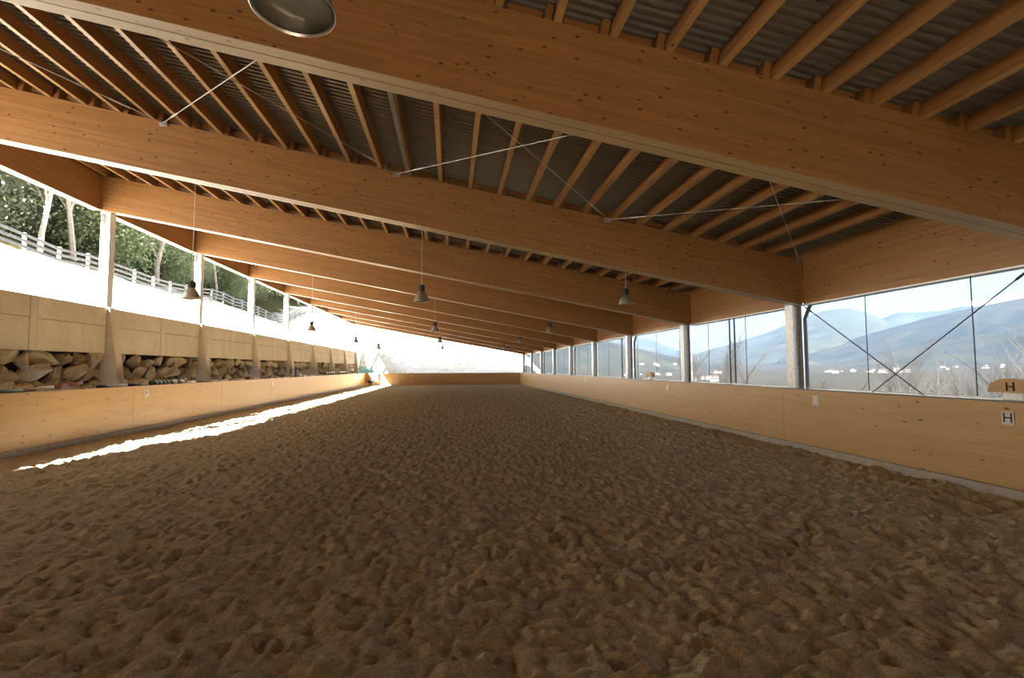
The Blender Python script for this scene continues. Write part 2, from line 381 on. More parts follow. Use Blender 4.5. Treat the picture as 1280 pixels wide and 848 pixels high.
# ------------------------------------------------------------------ sand floor
def sand():
    xs = np.arange(XLB - .05, XRB + .06, .03)
    ys = [-6.9]
    while ys[-1] < YE + .05:
        y = ys[-1]; ys.append(y + (.12 if y < 1.6 else max(.022, .0042 * y)))
    ys = np.array(ys); X, Y = np.meshgrid(xs, ys)
    def lump(c, k): return 1 - 2 * np.abs(vnoise(X, Y, c, k)) ** .8
    Z = .022 * fbm(X, Y, 1.5, 2, 0) + .024 * vnoise(X, Y, .42, 3) + .022 * vnoise(X, Y, .22, 4)
    Z = Z - .022 * lump(.20, 7) - .022 * lump(.115, 8) + .020 * vnoise(X, Y, .11, 5) - .012 * lump(.062, 9) + .010 * vnoise(X, Y, .05, 6)
    rs = np.random.default_rng(11); n = 15000
    cx = rs.uniform(XLB, XRB, n); cy = rs.uniform(.5, YE, n); rr = rs.uniform(.05, .095, n); dp = rs.uniform(.015, .065, n); el = rs.uniform(.6, 1.5, n); an = rs.uniform(0, 3.14, n)
    for a, b, r, d, e, t in zip(cx, cy, rr, dp, el, an):
        i0, i1 = np.searchsorted(ys, [b - 2.6 * r * 1.4, b + 2.6 * r * 1.4]); j0, j1 = np.searchsorted(xs, [a - 3.6 * r, a + 3.6 * r])
        if i1 <= i0 or j1 <= j0: continue
        dx = X[i0:i1, j0:j1] - a; dy = Y[i0:i1, j0:j1] - b; c, s = math.cos(t), math.sin(t)
        q = np.sqrt(((c * dx + s * dy) / e) ** 2 + ((-s * dx + c * dy) * e) ** 2) / r
        Z[i0:i1, j0:j1] += -d * np.exp(-q ** 2) + .45 * d * np.exp(-((q - 1.5) / .5) ** 2)
    Z -= .01
    me = grid_mesh('floor', np.stack([X, Y, Z], -1), M['sand'])
    o = put('floor', me); tag(o, 'loose brown riding sand churned by hoofprints across the whole arena', None, kind='structure')
sand()

# ------------------------------------------------------------------ roof: sheets, purlins, blocking
ceil = empty('ceiling', (0, 0, 0), 'sloping corrugated metal roof on timber purlins over the arena', kind='structure')
OV = 1.0
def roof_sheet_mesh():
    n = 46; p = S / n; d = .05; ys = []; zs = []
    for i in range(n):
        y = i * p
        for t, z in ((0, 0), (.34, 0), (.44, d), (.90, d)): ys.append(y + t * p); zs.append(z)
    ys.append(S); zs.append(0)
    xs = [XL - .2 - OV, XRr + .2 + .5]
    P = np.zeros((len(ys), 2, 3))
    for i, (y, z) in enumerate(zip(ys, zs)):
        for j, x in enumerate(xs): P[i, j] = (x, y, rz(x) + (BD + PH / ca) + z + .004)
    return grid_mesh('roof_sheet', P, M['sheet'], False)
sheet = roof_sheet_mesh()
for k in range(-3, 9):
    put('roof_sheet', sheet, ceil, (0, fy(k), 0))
# dark outer roof skin that keeps daylight out above the sheets
mb = MB(); xa, xb = XL - .2 - OV - .02, XRr + .72
top = BD + PH / ca + .06
mb.hexa([(xa, fy(-3), rz(xa) + top), (xb, fy(-3), rz(xb) + top), (xb, fy(9), rz(xb) + top), (xa, fy(9), rz(xa) + top),
         (xa, fy(-3), rz(xa) + top + .12), (xb, fy(-3), rz(xb) + top + .12), (xb, fy(9), rz(xb) + top + .12), (xa, fy(9), rz(xa) + top + .12)])
mb.build('roof_insulation', M['galv'], ceil)
PSP = .768
pw = .11
pm = MB().box(-pw / 2, pw / 2, -.0, S + .36, 0, PH).mesh('purlin', M['purlin'], bevel=.006); underside(pm, M['purlin_under_lit'])
PX = [-3.235 + PSP * i for i in range(-12, 17)]
PX = [x for x in PX if XL + .1 < x < XRr - .02]
for k in range(-2, 8):
    off = -.125 if k % 2 else 0
    for x in PX:
        xx = x + off
        put('purlin', pm, ceil, (xx, fy(k) + .02, rz(xx) + BD + .001), (0, ANG, 0))
bl = MB().box(-.30, .30, -.02, .02, 0, .13).mesh('blocking_board', M['purlin'])
for k in range(-1, 2):
    for a, b in zip(PX[:-1], PX[1:]):
        x = (a + b) / 2 - .03
        put('blocking_board', bl, ceil, (x, fy(k) + .2, rz(x) + BD + .105), (0, ANG, 0), (.8, 1, 1))

# ------------------------------------------------------------------ glulam frames
def beam_mesh():
    # local frame rotated by the roof pitch, vertical end cuts
    rot = Matrix.Rotation(-ANG, 3, 'Y')
    x0, x1 = XL, XRr; pts = []
    for y in (0, BW):
        for (x, dz) in ((x0, 0), (x1, 0), (x1, BD), (x0, BD)):
            pts.append(rot @ Vector((x, y, rz(x) + dz - rz(0))))
    mb = MB(); mb.hexa([pts[0], pts[1], pts[5], pts[4], pts[3], pts[2], pts[6], pts[7]])
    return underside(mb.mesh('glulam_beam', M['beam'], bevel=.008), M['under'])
bme = beam_mesh()
seam = MB().box(-11.9, 9.5, -.0018, .0018, -.003, .003).mesh('joint_line', M['soil'])
for k in range(-3, 9):
    if k < -1: lab = ['glulam roof beam above the closed rear wall behind the camera', 'glulam roof beam overhead just behind the camera'][k + 3]
    elif k == -1: lab = 'huge knotty glulam roof beam crossing the top of the picture, nearest the camera'
    elif k == 8: lab = 'farthest glulam roof beam closing the open far end of the arena'
    else: lab = ORD[k + 1] + ' glulam roof beam from the camera, sloping down from left to right'
    o = put('glulam_beam', bme, None, (0, fy(k), rz(0)), (0, ANG, 0)); tag(o, lab, 'beam', 'glulam roof beams')
    if k in (-1, 0, 1): put('joint_line', seam, o, (0, BW / 2, 0))
def eave(x0, x1, side, zb, d):
    me = MB().box(x0, x1, 0, S - BW, 0, d).mesh('eave_beam', M['eave'], bevel=.006)
    bat = MB().box(-.025, .025, -.025, .025, .0, d - .08).mesh('corner_batten', M['eave'])
    led = MB().box(x0 - .03 if side == 'right' else x0 - .06, x1 + .06 if side == 'right' else x1 + .03, 0, S - BW, -.03, 0).mesh('bottom_cap', M['galv'] if side == 'right' else M['board'])
    zt0, zt1 = rz(x0) + BD + PH / ca - zb, rz(x1) + BD + PH / ca - zb
    pla = MB().hexa([(x0 + .03, -BW, d + .004), (x1 - .03, -BW, d + .004), (x1 - .03, S - BW, d + .004), (x0 + .03, S - BW, d + .004), (x0 + .03, -BW, zt0 - .003), (x1 - .03, -BW, zt1 - .003), (x1 - .03, S - BW, zt1 - .003), (x0 + .03, S - BW, zt0 - .003)]).mesh('eave_plate', M['eave'])
    for k in range(-3, 8):
        if k < -1: lab = side + '-hand glulam eave beam in the ' + ('bay over the camera' if k == -2 else 'closed bay behind the camera')
        elif k == -1: lab = side + '-hand glulam eave beam in the bay nearest the camera'
        else: lab = side + '-hand glulam eave beam in the ' + ORD[k + 1] + ' bay from the camera'
        o = put('eave_beam', me, None, (0, fy(k) + BW, zb)); tag(o, lab, 'beam', side + ' eave beams')
        put('bottom_cap', led, o); put('eave_plate', pla, o)
        xb = x0 - .025 if side == 'right' else x1 + .025
        put('corner_batten', bat, o, (xb, S - BW - .03, .04)); put('corner_batten', bat, o, (xb, .03, .04))
eave(XRr, XRr + .2, 'right', ZR - .0, 1.22)
eave(XL - .2, XL, 'left', ZL - .0, 1.22)

# ------------------------------------------------------------------ steel columns
def hcol(h):
    mb = MB(); t = .018
    mb.box(-.15, -.15 + t, -.15, .15, 0, h).box(.15 - t, .15, -.15, .15, 0, h).box(-.15 + t, .15 - t, -.007, .007, 0, h)
    return mb
zr_top = rz(XRr - .3)
cmR = hcol(rz(XRr - .16) - .03).mesh('column_shaft', M['galv']); cmL = hcol(rz(XL + .16) - 4.46 - .045).mesh('column_shaft', M['whitepaint'])
plR = MB().box(-.17, .17, -.17, .17, 0, .025).mesh('head_plate', M['galv'])
plL = MB().box(-.19, .19, -.19, .19, 0, .03).mesh('base_plate', M['galv'])
for k in range(-2, 9):
    nm = 'beside the camera' if k == -2 else 'nearest the camera, out past the frame edge' if k == -1 else None
    rl = 'galvanised H-section column on the right side, ' + (nm or (ORD[k] + ' one in view from the right'))
    o = empty('steel_column', (XRr - .15, fy(k) + .2, 0), rl, 'column', 'right-hand columns')
    put('column_shaft', cmR, o); put('head_plate', plR, o, (0, 0, rz(XRr - .16) - .035), (0, ANG, 0))
    nmL = 'beside the camera' if k == -2 else 'nearest the camera' if k == -1 else 'just outside the left frame edge' if k == 0 else None
    ll = 'sunlit pale steel column on the left retaining wall, ' + (nmL or (ORD[k - 1] + ' one in view from the left'))
    o = empty('steel_column', (XL + .15, fy(k) + .2, 4.42), ll, 'column', 'left-hand columns')
    put('column_shaft', cmL, o, (0, 0, .03)); put('base_plate', plL, o); put('head_plate', plR, o, (0, 0, rz(XL + .16) - 4.42 - .04), (0, ANG, 0))
# downpipes behind every other right-hand column
for i, k in enumerate((0, 2, 4, 6, 8)):
    o = empty('downpipe', (XRr + .12, fy(k) + .1, 0), 'dark zinc rainwater downpipe behind the right-hand columns, ' + ORD[i] + ' from the camera', 'downpipe', 'downpipes')
    mb = MB(); mb.tube((0, 0, -.3), (0, 0, ZR - .35), .05, n=12); mb.build('pipe', M['zinc'], o, True)
    mb = MB(); mb.tube((0, 0, ZR - .38), (.06, -.16, ZR - .02), .05, n=12); mb.build('elbow', M['zinc'], o, True)

# ------------------------------------------------------------------ kick boards
def kick_side(x, sgn, label, y0, y1, joints):
    o = empty('kick_board', (x, y0, 0), label, 'kick board')
    xa, xb = (x, x + .12) if sgn > 0 else (x - .12, x)
    js = [y0] + joints + [y1]
    for a, b in zip(js[:-1], js[1:]):
        g = MB().box(xa - x, xb - x, a - y0 + .004, b - y0 - .004, .16, ZT).build('board_panel', M['board'], o, bevel=.006)
        px0, px1 = (-.03, .15) if sgn > 0 else (-.15, .03)
        MB().box(px0, px1, a - y0 + .004, min(b, YE - .04) - y0 - .004, -.25, .155).build('plinth', M['plinth'], o, bevel=.01)
    c0, c1 = (-.0, .16) if sgn > 0 else (-.16, .0)
    MB().box(c0, c1, 0, y1 - y0, ZT, ZT + .022).build('top_rail', M['zinc'] if sgn > 0 else M['board'], o)
    return o
jr = [fy(k) + .05 for k in range(-1, 8)]
jl = [18.3 + S * k for k in range(-2, 8)]
kick_side(XRB, 1, 'long pale wooden kick board down the right side with grey plinth', -6.8, YE - .002, jr)
kick_side(XLB, -1, 'long pale wooden kick board down the left side below the stone wall', -.4, YE - .002, [j for j in jl if j < YE - 1])
def kick_end(xs, label, name='kick_board', cat='kick board'):
    o = empty(name, (xs[0], YE, 0), label, cat)
    for a, b in zip(xs[:-1], xs[1:]):
        g = MB().box(a - xs[0] + .006, b - xs[0] - .006, 0, .12, .12 if name == 'kick_board' else -.06, ZT - .01).build('board_panel' if name == 'kick_board' else 'gate_leaf', M['boardx'], o, bevel=.006)
        if name != 'kick_board':
            MB().box(a - xs[0] + .05, a - xs[0] + .30, -.02, 0, .35, .43).build('hinge', M['galv'], g)
            MB().box(a - xs[0] + .05, a - xs[0] + .30, -.02, 0, 1.2, 1.28).build('hinge', M['galv'], g)
    if name == 'kick_board': MB().box(0, xs[-1] - xs[0], -.03, .15, -.25, .115).build('plinth', M['plinth'], o)
    return o
kick_end([XLB + .01, -9.0, -6.95], 'short wooden kick board left of the gate at the far end')
kick_end([-6.94, -4.99, -3.0], 'two-leaf wooden gate in the far end board', 'arena_gate', 'gate')
kick_end([-2.99, 3.1, XRB - .01], 'long wooden kick board right of the gate at the far end')
MB().box(-.035, .035, 0, .04, 0, .16).build('latch_plate', M['darksteel'], bpy.data.objects['arena_gate'], loc=(-2.96 + 6.94 - .06, -.05, .75))

# ------------------------------------------------------------------ left retaining wall: concrete panels, buttresses, stones
wl = empty('wall_left', (-12.35, 0, 0), 'retaining wall of concrete panels over rough field stones with sloping buttresses', kind='structure')
wl.location = (0, 0, 0)
ZP0, ZP1 = 2.76, 4.38; ZPm = 3.72
hb = (S - .36 - .26) / 2
def cp(name, ln, z0, z1, d=.3): return MB().box(-12.5, -12.2, 0, ln, z0, z1).mesh(name, M['concrete'], bevel=.008)
cpl = cp('concrete_panel', hb - .01, ZP0, ZPm - .006); cpu = cp('concrete_panel', hb - .01, ZPm + .006, ZP1)
cps = MB().box(-12.5, -12.19, 0, .25, ZP0, ZP1).mesh('concrete_strip', M['concrete'], bevel=.008)
but = MB().prism([(-12.52, -.2), (-11.44, -.2), (-12.14, 4.40), (-12.52, 4.40)], 'y', 0, .34).mesh('buttress', M['concrete'], bevel=.015)
for k in range(-2, 9):
    put('buttress', but, wl, (0, fy(k) + .03, 0))
    if k == 8: break
    y = fy(k) + .375
    put('concrete_panel', cpl, wl, (0, y, 0)); put('concrete_panel', cpu, wl, (0, y, 0)); put('concrete_strip', cps, wl, (0, y + hb, 0))
    put('concrete_panel', cpl, wl, (0, y + hb + .26, 0)); put('concrete_panel', cpu, wl, (0, y + hb + .26, 0))
MB().box(-12.655, -12.58, fy(-2), fy(8) + .4, -.3, 4.28).build('soil_backing', M['soil'], wl)
def stone_mesh(seed):
    bm = bmesh.new(); bmesh.ops.create_icosphere(bm, subdivisions=2, radius=1)
    rs = random.Random(seed); off = Vector((rs.uniform(0, 50), rs.uniform(0, 50), rs.uniform(0, 50)))
    planes = [(Vector((rs.gauss(0, 1), rs.gauss(0, 1), rs.gauss(0, 1))).normalized(), rs.uniform(.42, .8)) for _ in range(9)]
    planes.append((Vector((1, rs.uniform(-.3, .3), rs.uniform(-.3, .3))).normalized(), rs.uniform(.6, .8)))
    for v in bm.verts:
        p = v.co.copy()
        p = Vector((math.copysign(abs(p.x) ** .8, p.x), math.copysign(abs(p.y) ** .7, p.y), math.copysign(abs(p.z) ** .7, p.z)))
        for n, d in planes:
            e = p.dot(n) - d
            if e > 0: p -= n * e
        p += p.normalized() * .07 * mnoise.noise(p * 2.2 + off)
        v.co = p
    me = bpy.data.meshes.new('stone'); bm.to_mesh(me); bm.free(); me.materials.append(M['stone'])
    return me
STN = [stone_mesh(i) for i in range(12)]
rs = random.Random(21)
for k in range(-1, 8):
    ya, yb = fy(k) + .40, fy(k + 1) + .01
    z = 1.30
    big = k < 3
    for row, hgt in enumerate((.50, .52, .46) if k < 6 else (.5, .5, .46)):
        y = ya - rs.uniform(0, .1)
        while y < yb - .15:
            wd = rs.uniform(.42, 1.05) if k < 4 else rs.uniform(.5, 1.0)
            hh = hgt * rs.uniform(.86, 1.22)
            if rs.random() < .22: wd *= .65; hh *= .8
            yc = y + wd / 2; y += wd * .97
            if yc > yb + .05: break
            dpt = rs.uniform(.24, .36)
            put('stone', rs.choice(STN), wl, (-12.42 + rs.uniform(-.06, .05), yc, z + hgt / 2 + rs.uniform(-.05, .05)),
                (rs.uniform(-.35, .35), rs.uniform(-.2, .2), rs.choice((0, math.pi)) + rs.uniform(-.2, .2)), (dpt, wd * .62, hh * .68))
        z += hgt * .96

# storage ledge with jump poles between kick board and retaining wall
led = MB().box(-11.66, XLB - .17, 0, YE - .4, -.1, .0).build('storage_ledge', M['plinth'], None, loc=(0, .2, 1.543))
tag(led, 'narrow concrete ledge behind the left kick board where jump poles lie', 'ledge')
def pole(label, p0, p1, r, bands, group=None):
    p0, p1 = Vector(p0), Vector(p1); o = empty('jump_pole', p0, label, 'pole', group); d = (p1 - p0); n = len(bands)
    for i, b in enumerate(bands): MB().tube(d * (i / n), d * ((i + 1) / n), r, n=12, cap=True).build('painted_band', M[b], o, True)
    return o
zt = 1.545
pole('teal green jump pole lying at the left edge of the picture', (-11.3, 10.9, zt + .07), (-11.3, 14.42, zt + .07), .06, ['teal', 'teal', 'white', 'teal'])
pole('faded red jump pole tilted up against the field stones', (-11.45, 14.5, zt + .06), (-11.62, 17.0, zt + .20), .05, ['pink', 'white', 'pink', 'pink'])
pole('navy and white banded jump pole lying below the first buttress', (-11.32, 17.25, zt + .075), (-11.30, 20.7, zt + .075), .058, ['navy', 'white', 'navy', 'white', 'navy'])
o = empty('jump_pole', (-11.10, 19.7, zt), 'thick green and white striped jump roll beside the cream disc', 'pole')
for i in range(8): MB().tube((0, i * .26, .11), (0, (i + 1) * .26, .11), .105, n=16).build('painted_band', M['green' if i % 2 == 0 else 'teal' if i in (3,) else 'white' if i in (5, 7) else 'green'], o, True)
o = empty('filler_disc', (-11.12, 21.95, zt), 'cream coloured disc standing behind the green striped roll', 'disc')
mb = MB(); mb.tube((-.06, 0, .13), (.06, .05, .13), .13, n=20); mb.build('disc', M['cream'], o, True); MB().tube((.05, 0, .13), (.09, .03, .13), .04, n=12).build('hub', M['cream'], o)
pole('white and pinkish jump pole behind the striped roll', (-11.35, 22.3, zt + .06), (-11.35, 28.6, zt + .06), .05, ['white', 'pink', 'white', 'white', 'pink', 'white'])
o = empty('filler_block', (-11.35, 28.9, zt), 'small dark red jump filler block on the ledge', 'block'); MB().box(-.14, .14, 0, .5, 0, .2).build('block', M['red'], o, bevel=.02); MB().box(-.142, .142, .2, .3, .03, .17).build('white_band', M['white'], o)
pole('white jump pole beyond the red filler block', (-11.3, 29.6, zt + .06), (-11.32, 32.0, zt + .06), .05, ['white', 'white', 'pink'])
pole('short pale post leaning against the wall behind the pole ends', (-11.2, 32.9, zt + .04), (-11.62, 32.5, zt + .72), .04, ['white', 'cream'])
pole('long white jump pole lying past the leaning post', (-11.25, 33.1, zt + .06), (-11.28, 35.9, zt + .06), .05, ['white', 'red', 'white', 'white'])
for i, (y, lb) in enumerate(((36.7, 'nearer'), (37.9, 'farther'))):
    o = empty('jump_stand', (-11.4, y, zt), lb + ' navy blue jump stand standing on the ledge', 'jump stand', 'navy jump stands')
    MB().box(-.05, .05, -.22, -.12, 0, .62).box(-.05, .05, .12, .22, 0, .62).build('upright', M['navy'], o, bevel=.01)
    for q in range(4): MB().box(-.03, .03, -.12, .12, .08 + q * .14, .17 + q * .14).build('slat', M['navy'], o)
    MB().box(-.2, .2, -.25, -.1, 0, .05).box(-.2, .2, .1, .25, 0, .05).build('foot', M['navy'], o)
o = empty('ball', (-11.2, 36.2, zt), 'white ball lying in front of the navy jump stands', 'ball')
mb = MB(); mb.lathe([(.14 * math.sin(math.pi * i / 10) + 1e-4, .14 - .14 * math.cos(math.pi * i / 10)) for i in range(11)], 18); mb.build('ball_skin', M['white'], o, True)
MB().lathe([(.1405, .128), (.142, .14), (.1405, .152)], 18).build('seam', M['galv'], o)
pole('white jump pole lying beyond the navy jump stands', (-11.3, 39.0, zt + .06), (-11.3, 43.6, zt + .06), .055, ['white', 'navy', 'white', 'white', 'navy'])
for y, lb in ((45.6, 'nearer'), (51.2, 'farther')):
    o = empty('bench', (-11.35, y, zt), lb + ' low white bench standing on the far ledge', 'bench', 'white benches')
    MB().box(-.17, .17, 0, 3.2, .26, .33).build('seat', M['white'], o, bevel=.01)
    for q in (.2, 3.0):
        for x in (-.12, .12): MB().box(x - .025, x + .025, q - .025, q + .025, 0, .26).build('leg', M['darksteel'], o)
# wheelbarrow in the far left corner
o = empty('wheelbarrow', (-9.98, 62.9, 0), 'small dark wheelbarrow parked in the far left corner', 'wheelbarrow')
MB().hexa([(-.3, -.25, .35), (.3, -.25, .35), (.3, .35, .35), (-.3, .35, .35), (-.42, -.45, .72), (.5, -.45, .72), (.5, .5, .72), (-.42, .5, .72)]).build('tub', M['black'], o, bevel=.02)
mb = MB(); mb.tube((-.55, -.05, .2), (-.55, .05, .2), .2, n=20); mb.build('wheel', M['white'], o, True)
for y in (-.25, .25):
    MB().tube((-.55, y * .4, .2), (.9, y * 1.2, .62), .02, n=8).build('handle', M['galv'], o); MB().tube((.25, y, .4), (.3, y, 0.0), .02, n=8).build('leg', M['galv'], o)

# ------------------------------------------------------------------ right side: windbreak mesh, wires, cables
for k in range(-2, 8):
    o = empty('window_%d' % (k + 3), (XRr + .02, fy(k) + .4, ZT), 'windbreak mesh panel in the ' + ('bay beside the camera' if k == -2 else 'bay nearest the camera' if k == -1 else ORD[k + 1] + ' bay') + ' on the right', kind='structure')
    ya, yb = -.02, S - .42
    nm = MB(); nm.v = [(0, ya, 0), (0, yb, 0), (0, yb, ZR - ZT + .0), (0, ya, ZR - ZT)]; nm.f = [(0, 1, 2, 3)]
    nm.build('mesh_pane', M['net'], o)
    MB().box(-.015, .015, ya, yb, -.0, .03).build('frame_rail', M['galv'], o)
    for j in range(30):
        y = 5.62 - 2.385 * 5 + 2.385 * j
        if fy(k) + .45 < y < fy(k + 1) - .02:
            mb = MB(); mb.tube((.0, y - fy(k) - .4, 0), (.0, y - fy(k) - .4, ZR - ZT), .012 if k < 1 else .009, n=6); mb.build('seam_wire', M['darksteel'], o)
for i, (a, b, lb) in enumerate((((12.33, 3.90), (6.30, -.24), 'falling towards the camera'), ((6.80, 3.90), (12.3, .08), 'rising towards the camera'))):
    o = empty('wall_brace_rod', (XRr - .10 - .03 * i, a[0], a[1]), 'dark crossed steel brace rod in the nearest right window, ' + lb, 'brace rod', 'crossed wall braces')
    MB().tube((0, 0, 0), (0, b[0] - a[0], b[1] - a[1]), .013, n=8).build('rod', M['darksteel'], o)
    q = Vector((0, b[0] - a[0], b[1] - a[1])).normalized()
    MB().tube(q * .2, q * .42, .024, n=8).build('turnbuckle', M['darksteel'], o)
for yy, x, lb in ((15.95, 9.93, 'nearer'), (16.25, 9.93, 'farther')):
    o = empty('steel_post', (x, yy, 0), lb + ' of two thin dark posts outside the second right window', 'post', 'thin dark posts')
    MB().tube((0, 0, -.3), (0, 0, ZR + .02), .028, n=10).build('shaft', M['darksteel'], o); MB().box(-.07, .07, -.07, .07, ZR - .01, ZR + .02).build('head_plate', M['darksteel'], o)
o = empty('steel_post', (9.93, 27.3, 0), 'thin pale post outside the fourth right window', 'post'); MB().tube((0, 0, -.3), (0, 0, ZR + .02), .05, n=10).build('shaft', M['galv'], o); MB().box(-.08, .08, -.08, .08, ZR - .01, ZR + .02).build('head_plate', M['galv'], o)

# ------------------------------------------------------------------ letter plates
def plate(x, y, z, ch, w, h, label, side):
    o = empty('letter_plate', (x, y, z), label, 'letter plate')
    s = -1 if side == 'r' else 1
    MB().box(min(0, s * .012), max(0, s * .012), -w / 2, w / 2, -h / 2, h / 2).build('plate', M['plate'], o, bevel=.003)
    if ch:
        me = text_mesh(ch, h * 1.0, .001, M['ink'], 'letter')
        l = put('letter', me, o, (s * .0135, 0, -.0 * h), (R(90), 0, R(-90) if side == 'r' else R(90)))
    return o
plate(XRB - .001, 6.985, 1.305, 'H', .19, .22, 'white plate with a black letter H on the right kick board', 'r')
o = plate(XRB - .001, 11.25, 1.32, None, .19, .24, 'pale plate with a faint dark ring on the right kick board', 'r')
mb = MB(); mb.lathe([(.060, -.002), (.072, -.002), (.072, .002), (.060, .002), (.060, -.002)], 20); rg = mb.build('ring_mark', M['galv'], o); rg.location = (-.0135, 0, 0); rg.rotation_euler = (0, R(90), 0); rg.scale = (1.35, 1, 1)
for i, y in enumerate((19.7, 32.47, 45.3, 54.0)): plate(XRB - .001, y, 1.31, None, .2, .24, 'small blank white plate on the right kick board, ' + ORD[i] + ' beyond the ring plate', 'r')
plate(XLB + .001, 18.97, 1.33, 'R', .22, .22, 'pale plate with the letter R on the left kick board', 'l')
plate(XLB + .001, 31.4, 1.29, None, .24, .22, 'small blank white plate on the left kick board farther down', 'l')
# wooden marker blocks on the right top rail
def marker(y, label, ch):
    o = empty('letter_marker', (9.32, y, ZT + .022), label, 'letter marker')
    MB().box(-.05, .05, -.14, .14, 0, .13).build('bracket', M['galv'], o, bevel=.005)
    mb = MB(); poly = [(-.36, .13), (.36, .13), (.30, .30)] + [(.24 * math.cos(math.pi * i / 8), .30 + .07 * math.sin(math.pi * i / 8)) for i in range(9)] + [(-.30, .30)]
    mb.prism(poly, 'x', -.08, .08); mb.build('wood_block', M['boardx'], o)
    if ch: put('letter', text_mesh(ch, .21, .004, M['twig'], 'letter'), o, (-.083, 0, .225), (R(90), 0, R(-90)))
marker(7.0, 'wooden marker block with a carved H on the right top rail', 'H')
marker(21.9, 'small brown wooden marker block farther along the right top rail', None)

# ------------------------------------------------------------------ pendant lamps
def lamp_meshes():
    out = {}
    prof = [(.238, 0), (.245, .004), (.245, .018), (.232, .03), (.222, .09), (.195, .17), (.150, .245), (.105, .30), (.088, .325), (.080, .325), (.097, .295), (.142, .24), (.187, .165), (.214, .085), (.226, .02), (.238, 0)]
    out['shade'] = MB().lathe(prof, 36).mesh('shade', M['alu'], True)
    out['lens'] = MB().lathe([(.001, .010), (.224, .012), (.224, .022), (.001, .022)], 36).mesh('lens', M['lens'], True)
    h = MB().lathe([(.001, .325), (.088, .325), (.094, .335), (.094, .50), (.085, .525), (.05, .545), (.001, .55)], 20)
    for i in range(12):
        t = 2 * math.pi * i / 12; c, s = math.cos(t), math.sin(t)
        h.hexa([(c * r - s * q, s * r + c * q, z) for z in (.35, .50) for r, q in ((.09, -.006), (.106, -.006), (.106, .006), (.09, .006))])
    out['ballast_housing'] = h.mesh('ballast_housing', M['black'])
    out['hook'] = MB().lathe([(.02 + .006 * math.cos(t), .57 + .006 * math.sin(t)) for t in [i * math.pi / 4 for i in range(9)]], 12).mesh('hook', M['steel'])
    return out
LM = lamp_meshes()
rows = (('left', -7.9), ('middle', -.955), ('right', 5.93))
for row, x in rows:
    for i, k in enumerate((-1, 1, 3, 5, 7)):
        y = fy(k - 1) + .2 + S / 2; z = 4.335
        lab = 'aluminium bell pendant lamp in the %s row, ' % row + ('overhead nearest the camera' if i == 0 else ORD[i] + ' from the camera')
        o = empty('pendant_lamp', (x, y, z), lab, 'lamp', 'bell pendant lamps')
        for nme in ('shade', 'lens', 'ballast_housing', 'hook'): put(nme, LM[nme], o)
        MB().tube((0, 0, .55), (0, 0, rz(x) + BD + PH - z - .0), .008, n=6).build('cord', M['steel'], o)

# ------------------------------------------------------------------ roof bracing
NX = [-12.42, -6.95, -1.38, 4.18, 9.72]
def nz_(x): return rz(x) + BD - .06
posn = ['at the left eave', 'second from the left', 'in the middle', 'second from the right', 'at the right eave']
for i, x in enumerate(NX):
    for y, lb in ((fy(0), 'third'), (fy(-1) + BW, 'second')):
        s = -1 if lb == 'third' else 1
        o = MB().box(-.09, .09, min(0, s * .05), max(0, s * .05), -.07, .05).build('brace_bracket', M['galv'], None, bevel=.01, loc=(x, y, nz_(x)))
        if lb == 'third': tag(o, 'grey steel brace bracket on the near face of the second beam, ' + posn[i], 'bracket', 'brace brackets')
        else: tag(o, 'grey steel brace bracket on the back of the nearest beam, ' + posn[i], 'bracket', 'brace brackets')
pan = ['leftmost', 'second', 'third', 'rightmost']
for i in range(4):
    for a, b, lb in ((NX[i], NX[i + 1], 'from left beam end to right'), (NX[i + 1], NX[i], 'from right beam end to left')):
        p0 = Vector((a, fy(0) - .05, nz_(a))); p1 = Vector((b, fy(-1) + BW + .05, nz_(b) - .012 * (1 if a < b else -1)))
        o = empty('roof_brace_rod', p0, 'thin steel roof brace rod in the %s cross panel, running %s' % (pan[i], 'away to the left' if a < b else 'away to the right'), 'brace rod', 'roof brace rods')
        d = p1 - p0
        MB().tube((0, 0, 0), d, .0095, n=8).build('rod', M['steel'], o); MB().tube(d * .08, d * .13, .02, n=8).build('turnbuckle', M['steel'], o)
o = empty('cable_tray', (-1.10, fy(-1) + .3, rz(-1.1) + BD - .058), 'perforated galvanised cable tray fixed beside a purlin', 'cable tray')
MB().box(-.05, .05, 0, S - .2, 0, .006).build('tray_floor', M['galv'], o)
for x in (-.05, .044): MB().box(x, x + .006, 0, S - .2, 0, .05).build('tray_side', M['galv'], o)

# ------------------------------------------------------------------ closed bay behind the camera
yb = fy(-3) + .25
wb = empty('wall_back', (0, yb, 0), 'timber clad rear wall behind the camera with a doorway added to let sun in', kind='structure')
def panel(x0, x1, z0):
    n = max(1, round((x1 - x0) / .25)); s = (x1 - x0) / n
    for i in range(n):
        a, b = x0 + i * s, x0 + (i + 1) * s - .006
        mb = MB(); mb.hexa([(a, 0, z0), (b, 0, z0), (b, .06, z0), (a, .06, z0), (a, 0, rz(a) + .3), (b, 0, rz(b) + .3), (b, .06, rz(b) + .3), (a, .06, rz(a) + .3)]); mb.build('plank', M['siding'], wb)
DX0, DX1, DZ = -.4, 1.6, 2.4  # unseen doorway, added and sized so its sun patch lights the near beam
panel(XL - .15, DX0, -.2); panel(DX0, DX1, DZ); panel(DX1, XRr + .15, -.2)
MB().hexa([(XL - .2, .06, rz(XL) + .2), (XRr + .2, .06, rz(XRr) + .2), (XRr + .2, .12, rz(XRr) + .2), (XL - .2, .12, rz(XL) + .2), (XL - .2, .06, rz(XL) + BD + .3), (XRr + .2, .06, rz(XRr) + BD + .3), (XRr + .2, .12, rz(XRr) + BD + .3), (XL - .2, .12, rz(XL) + BD + .3)]).build('gable_board', M['siding'], wb)
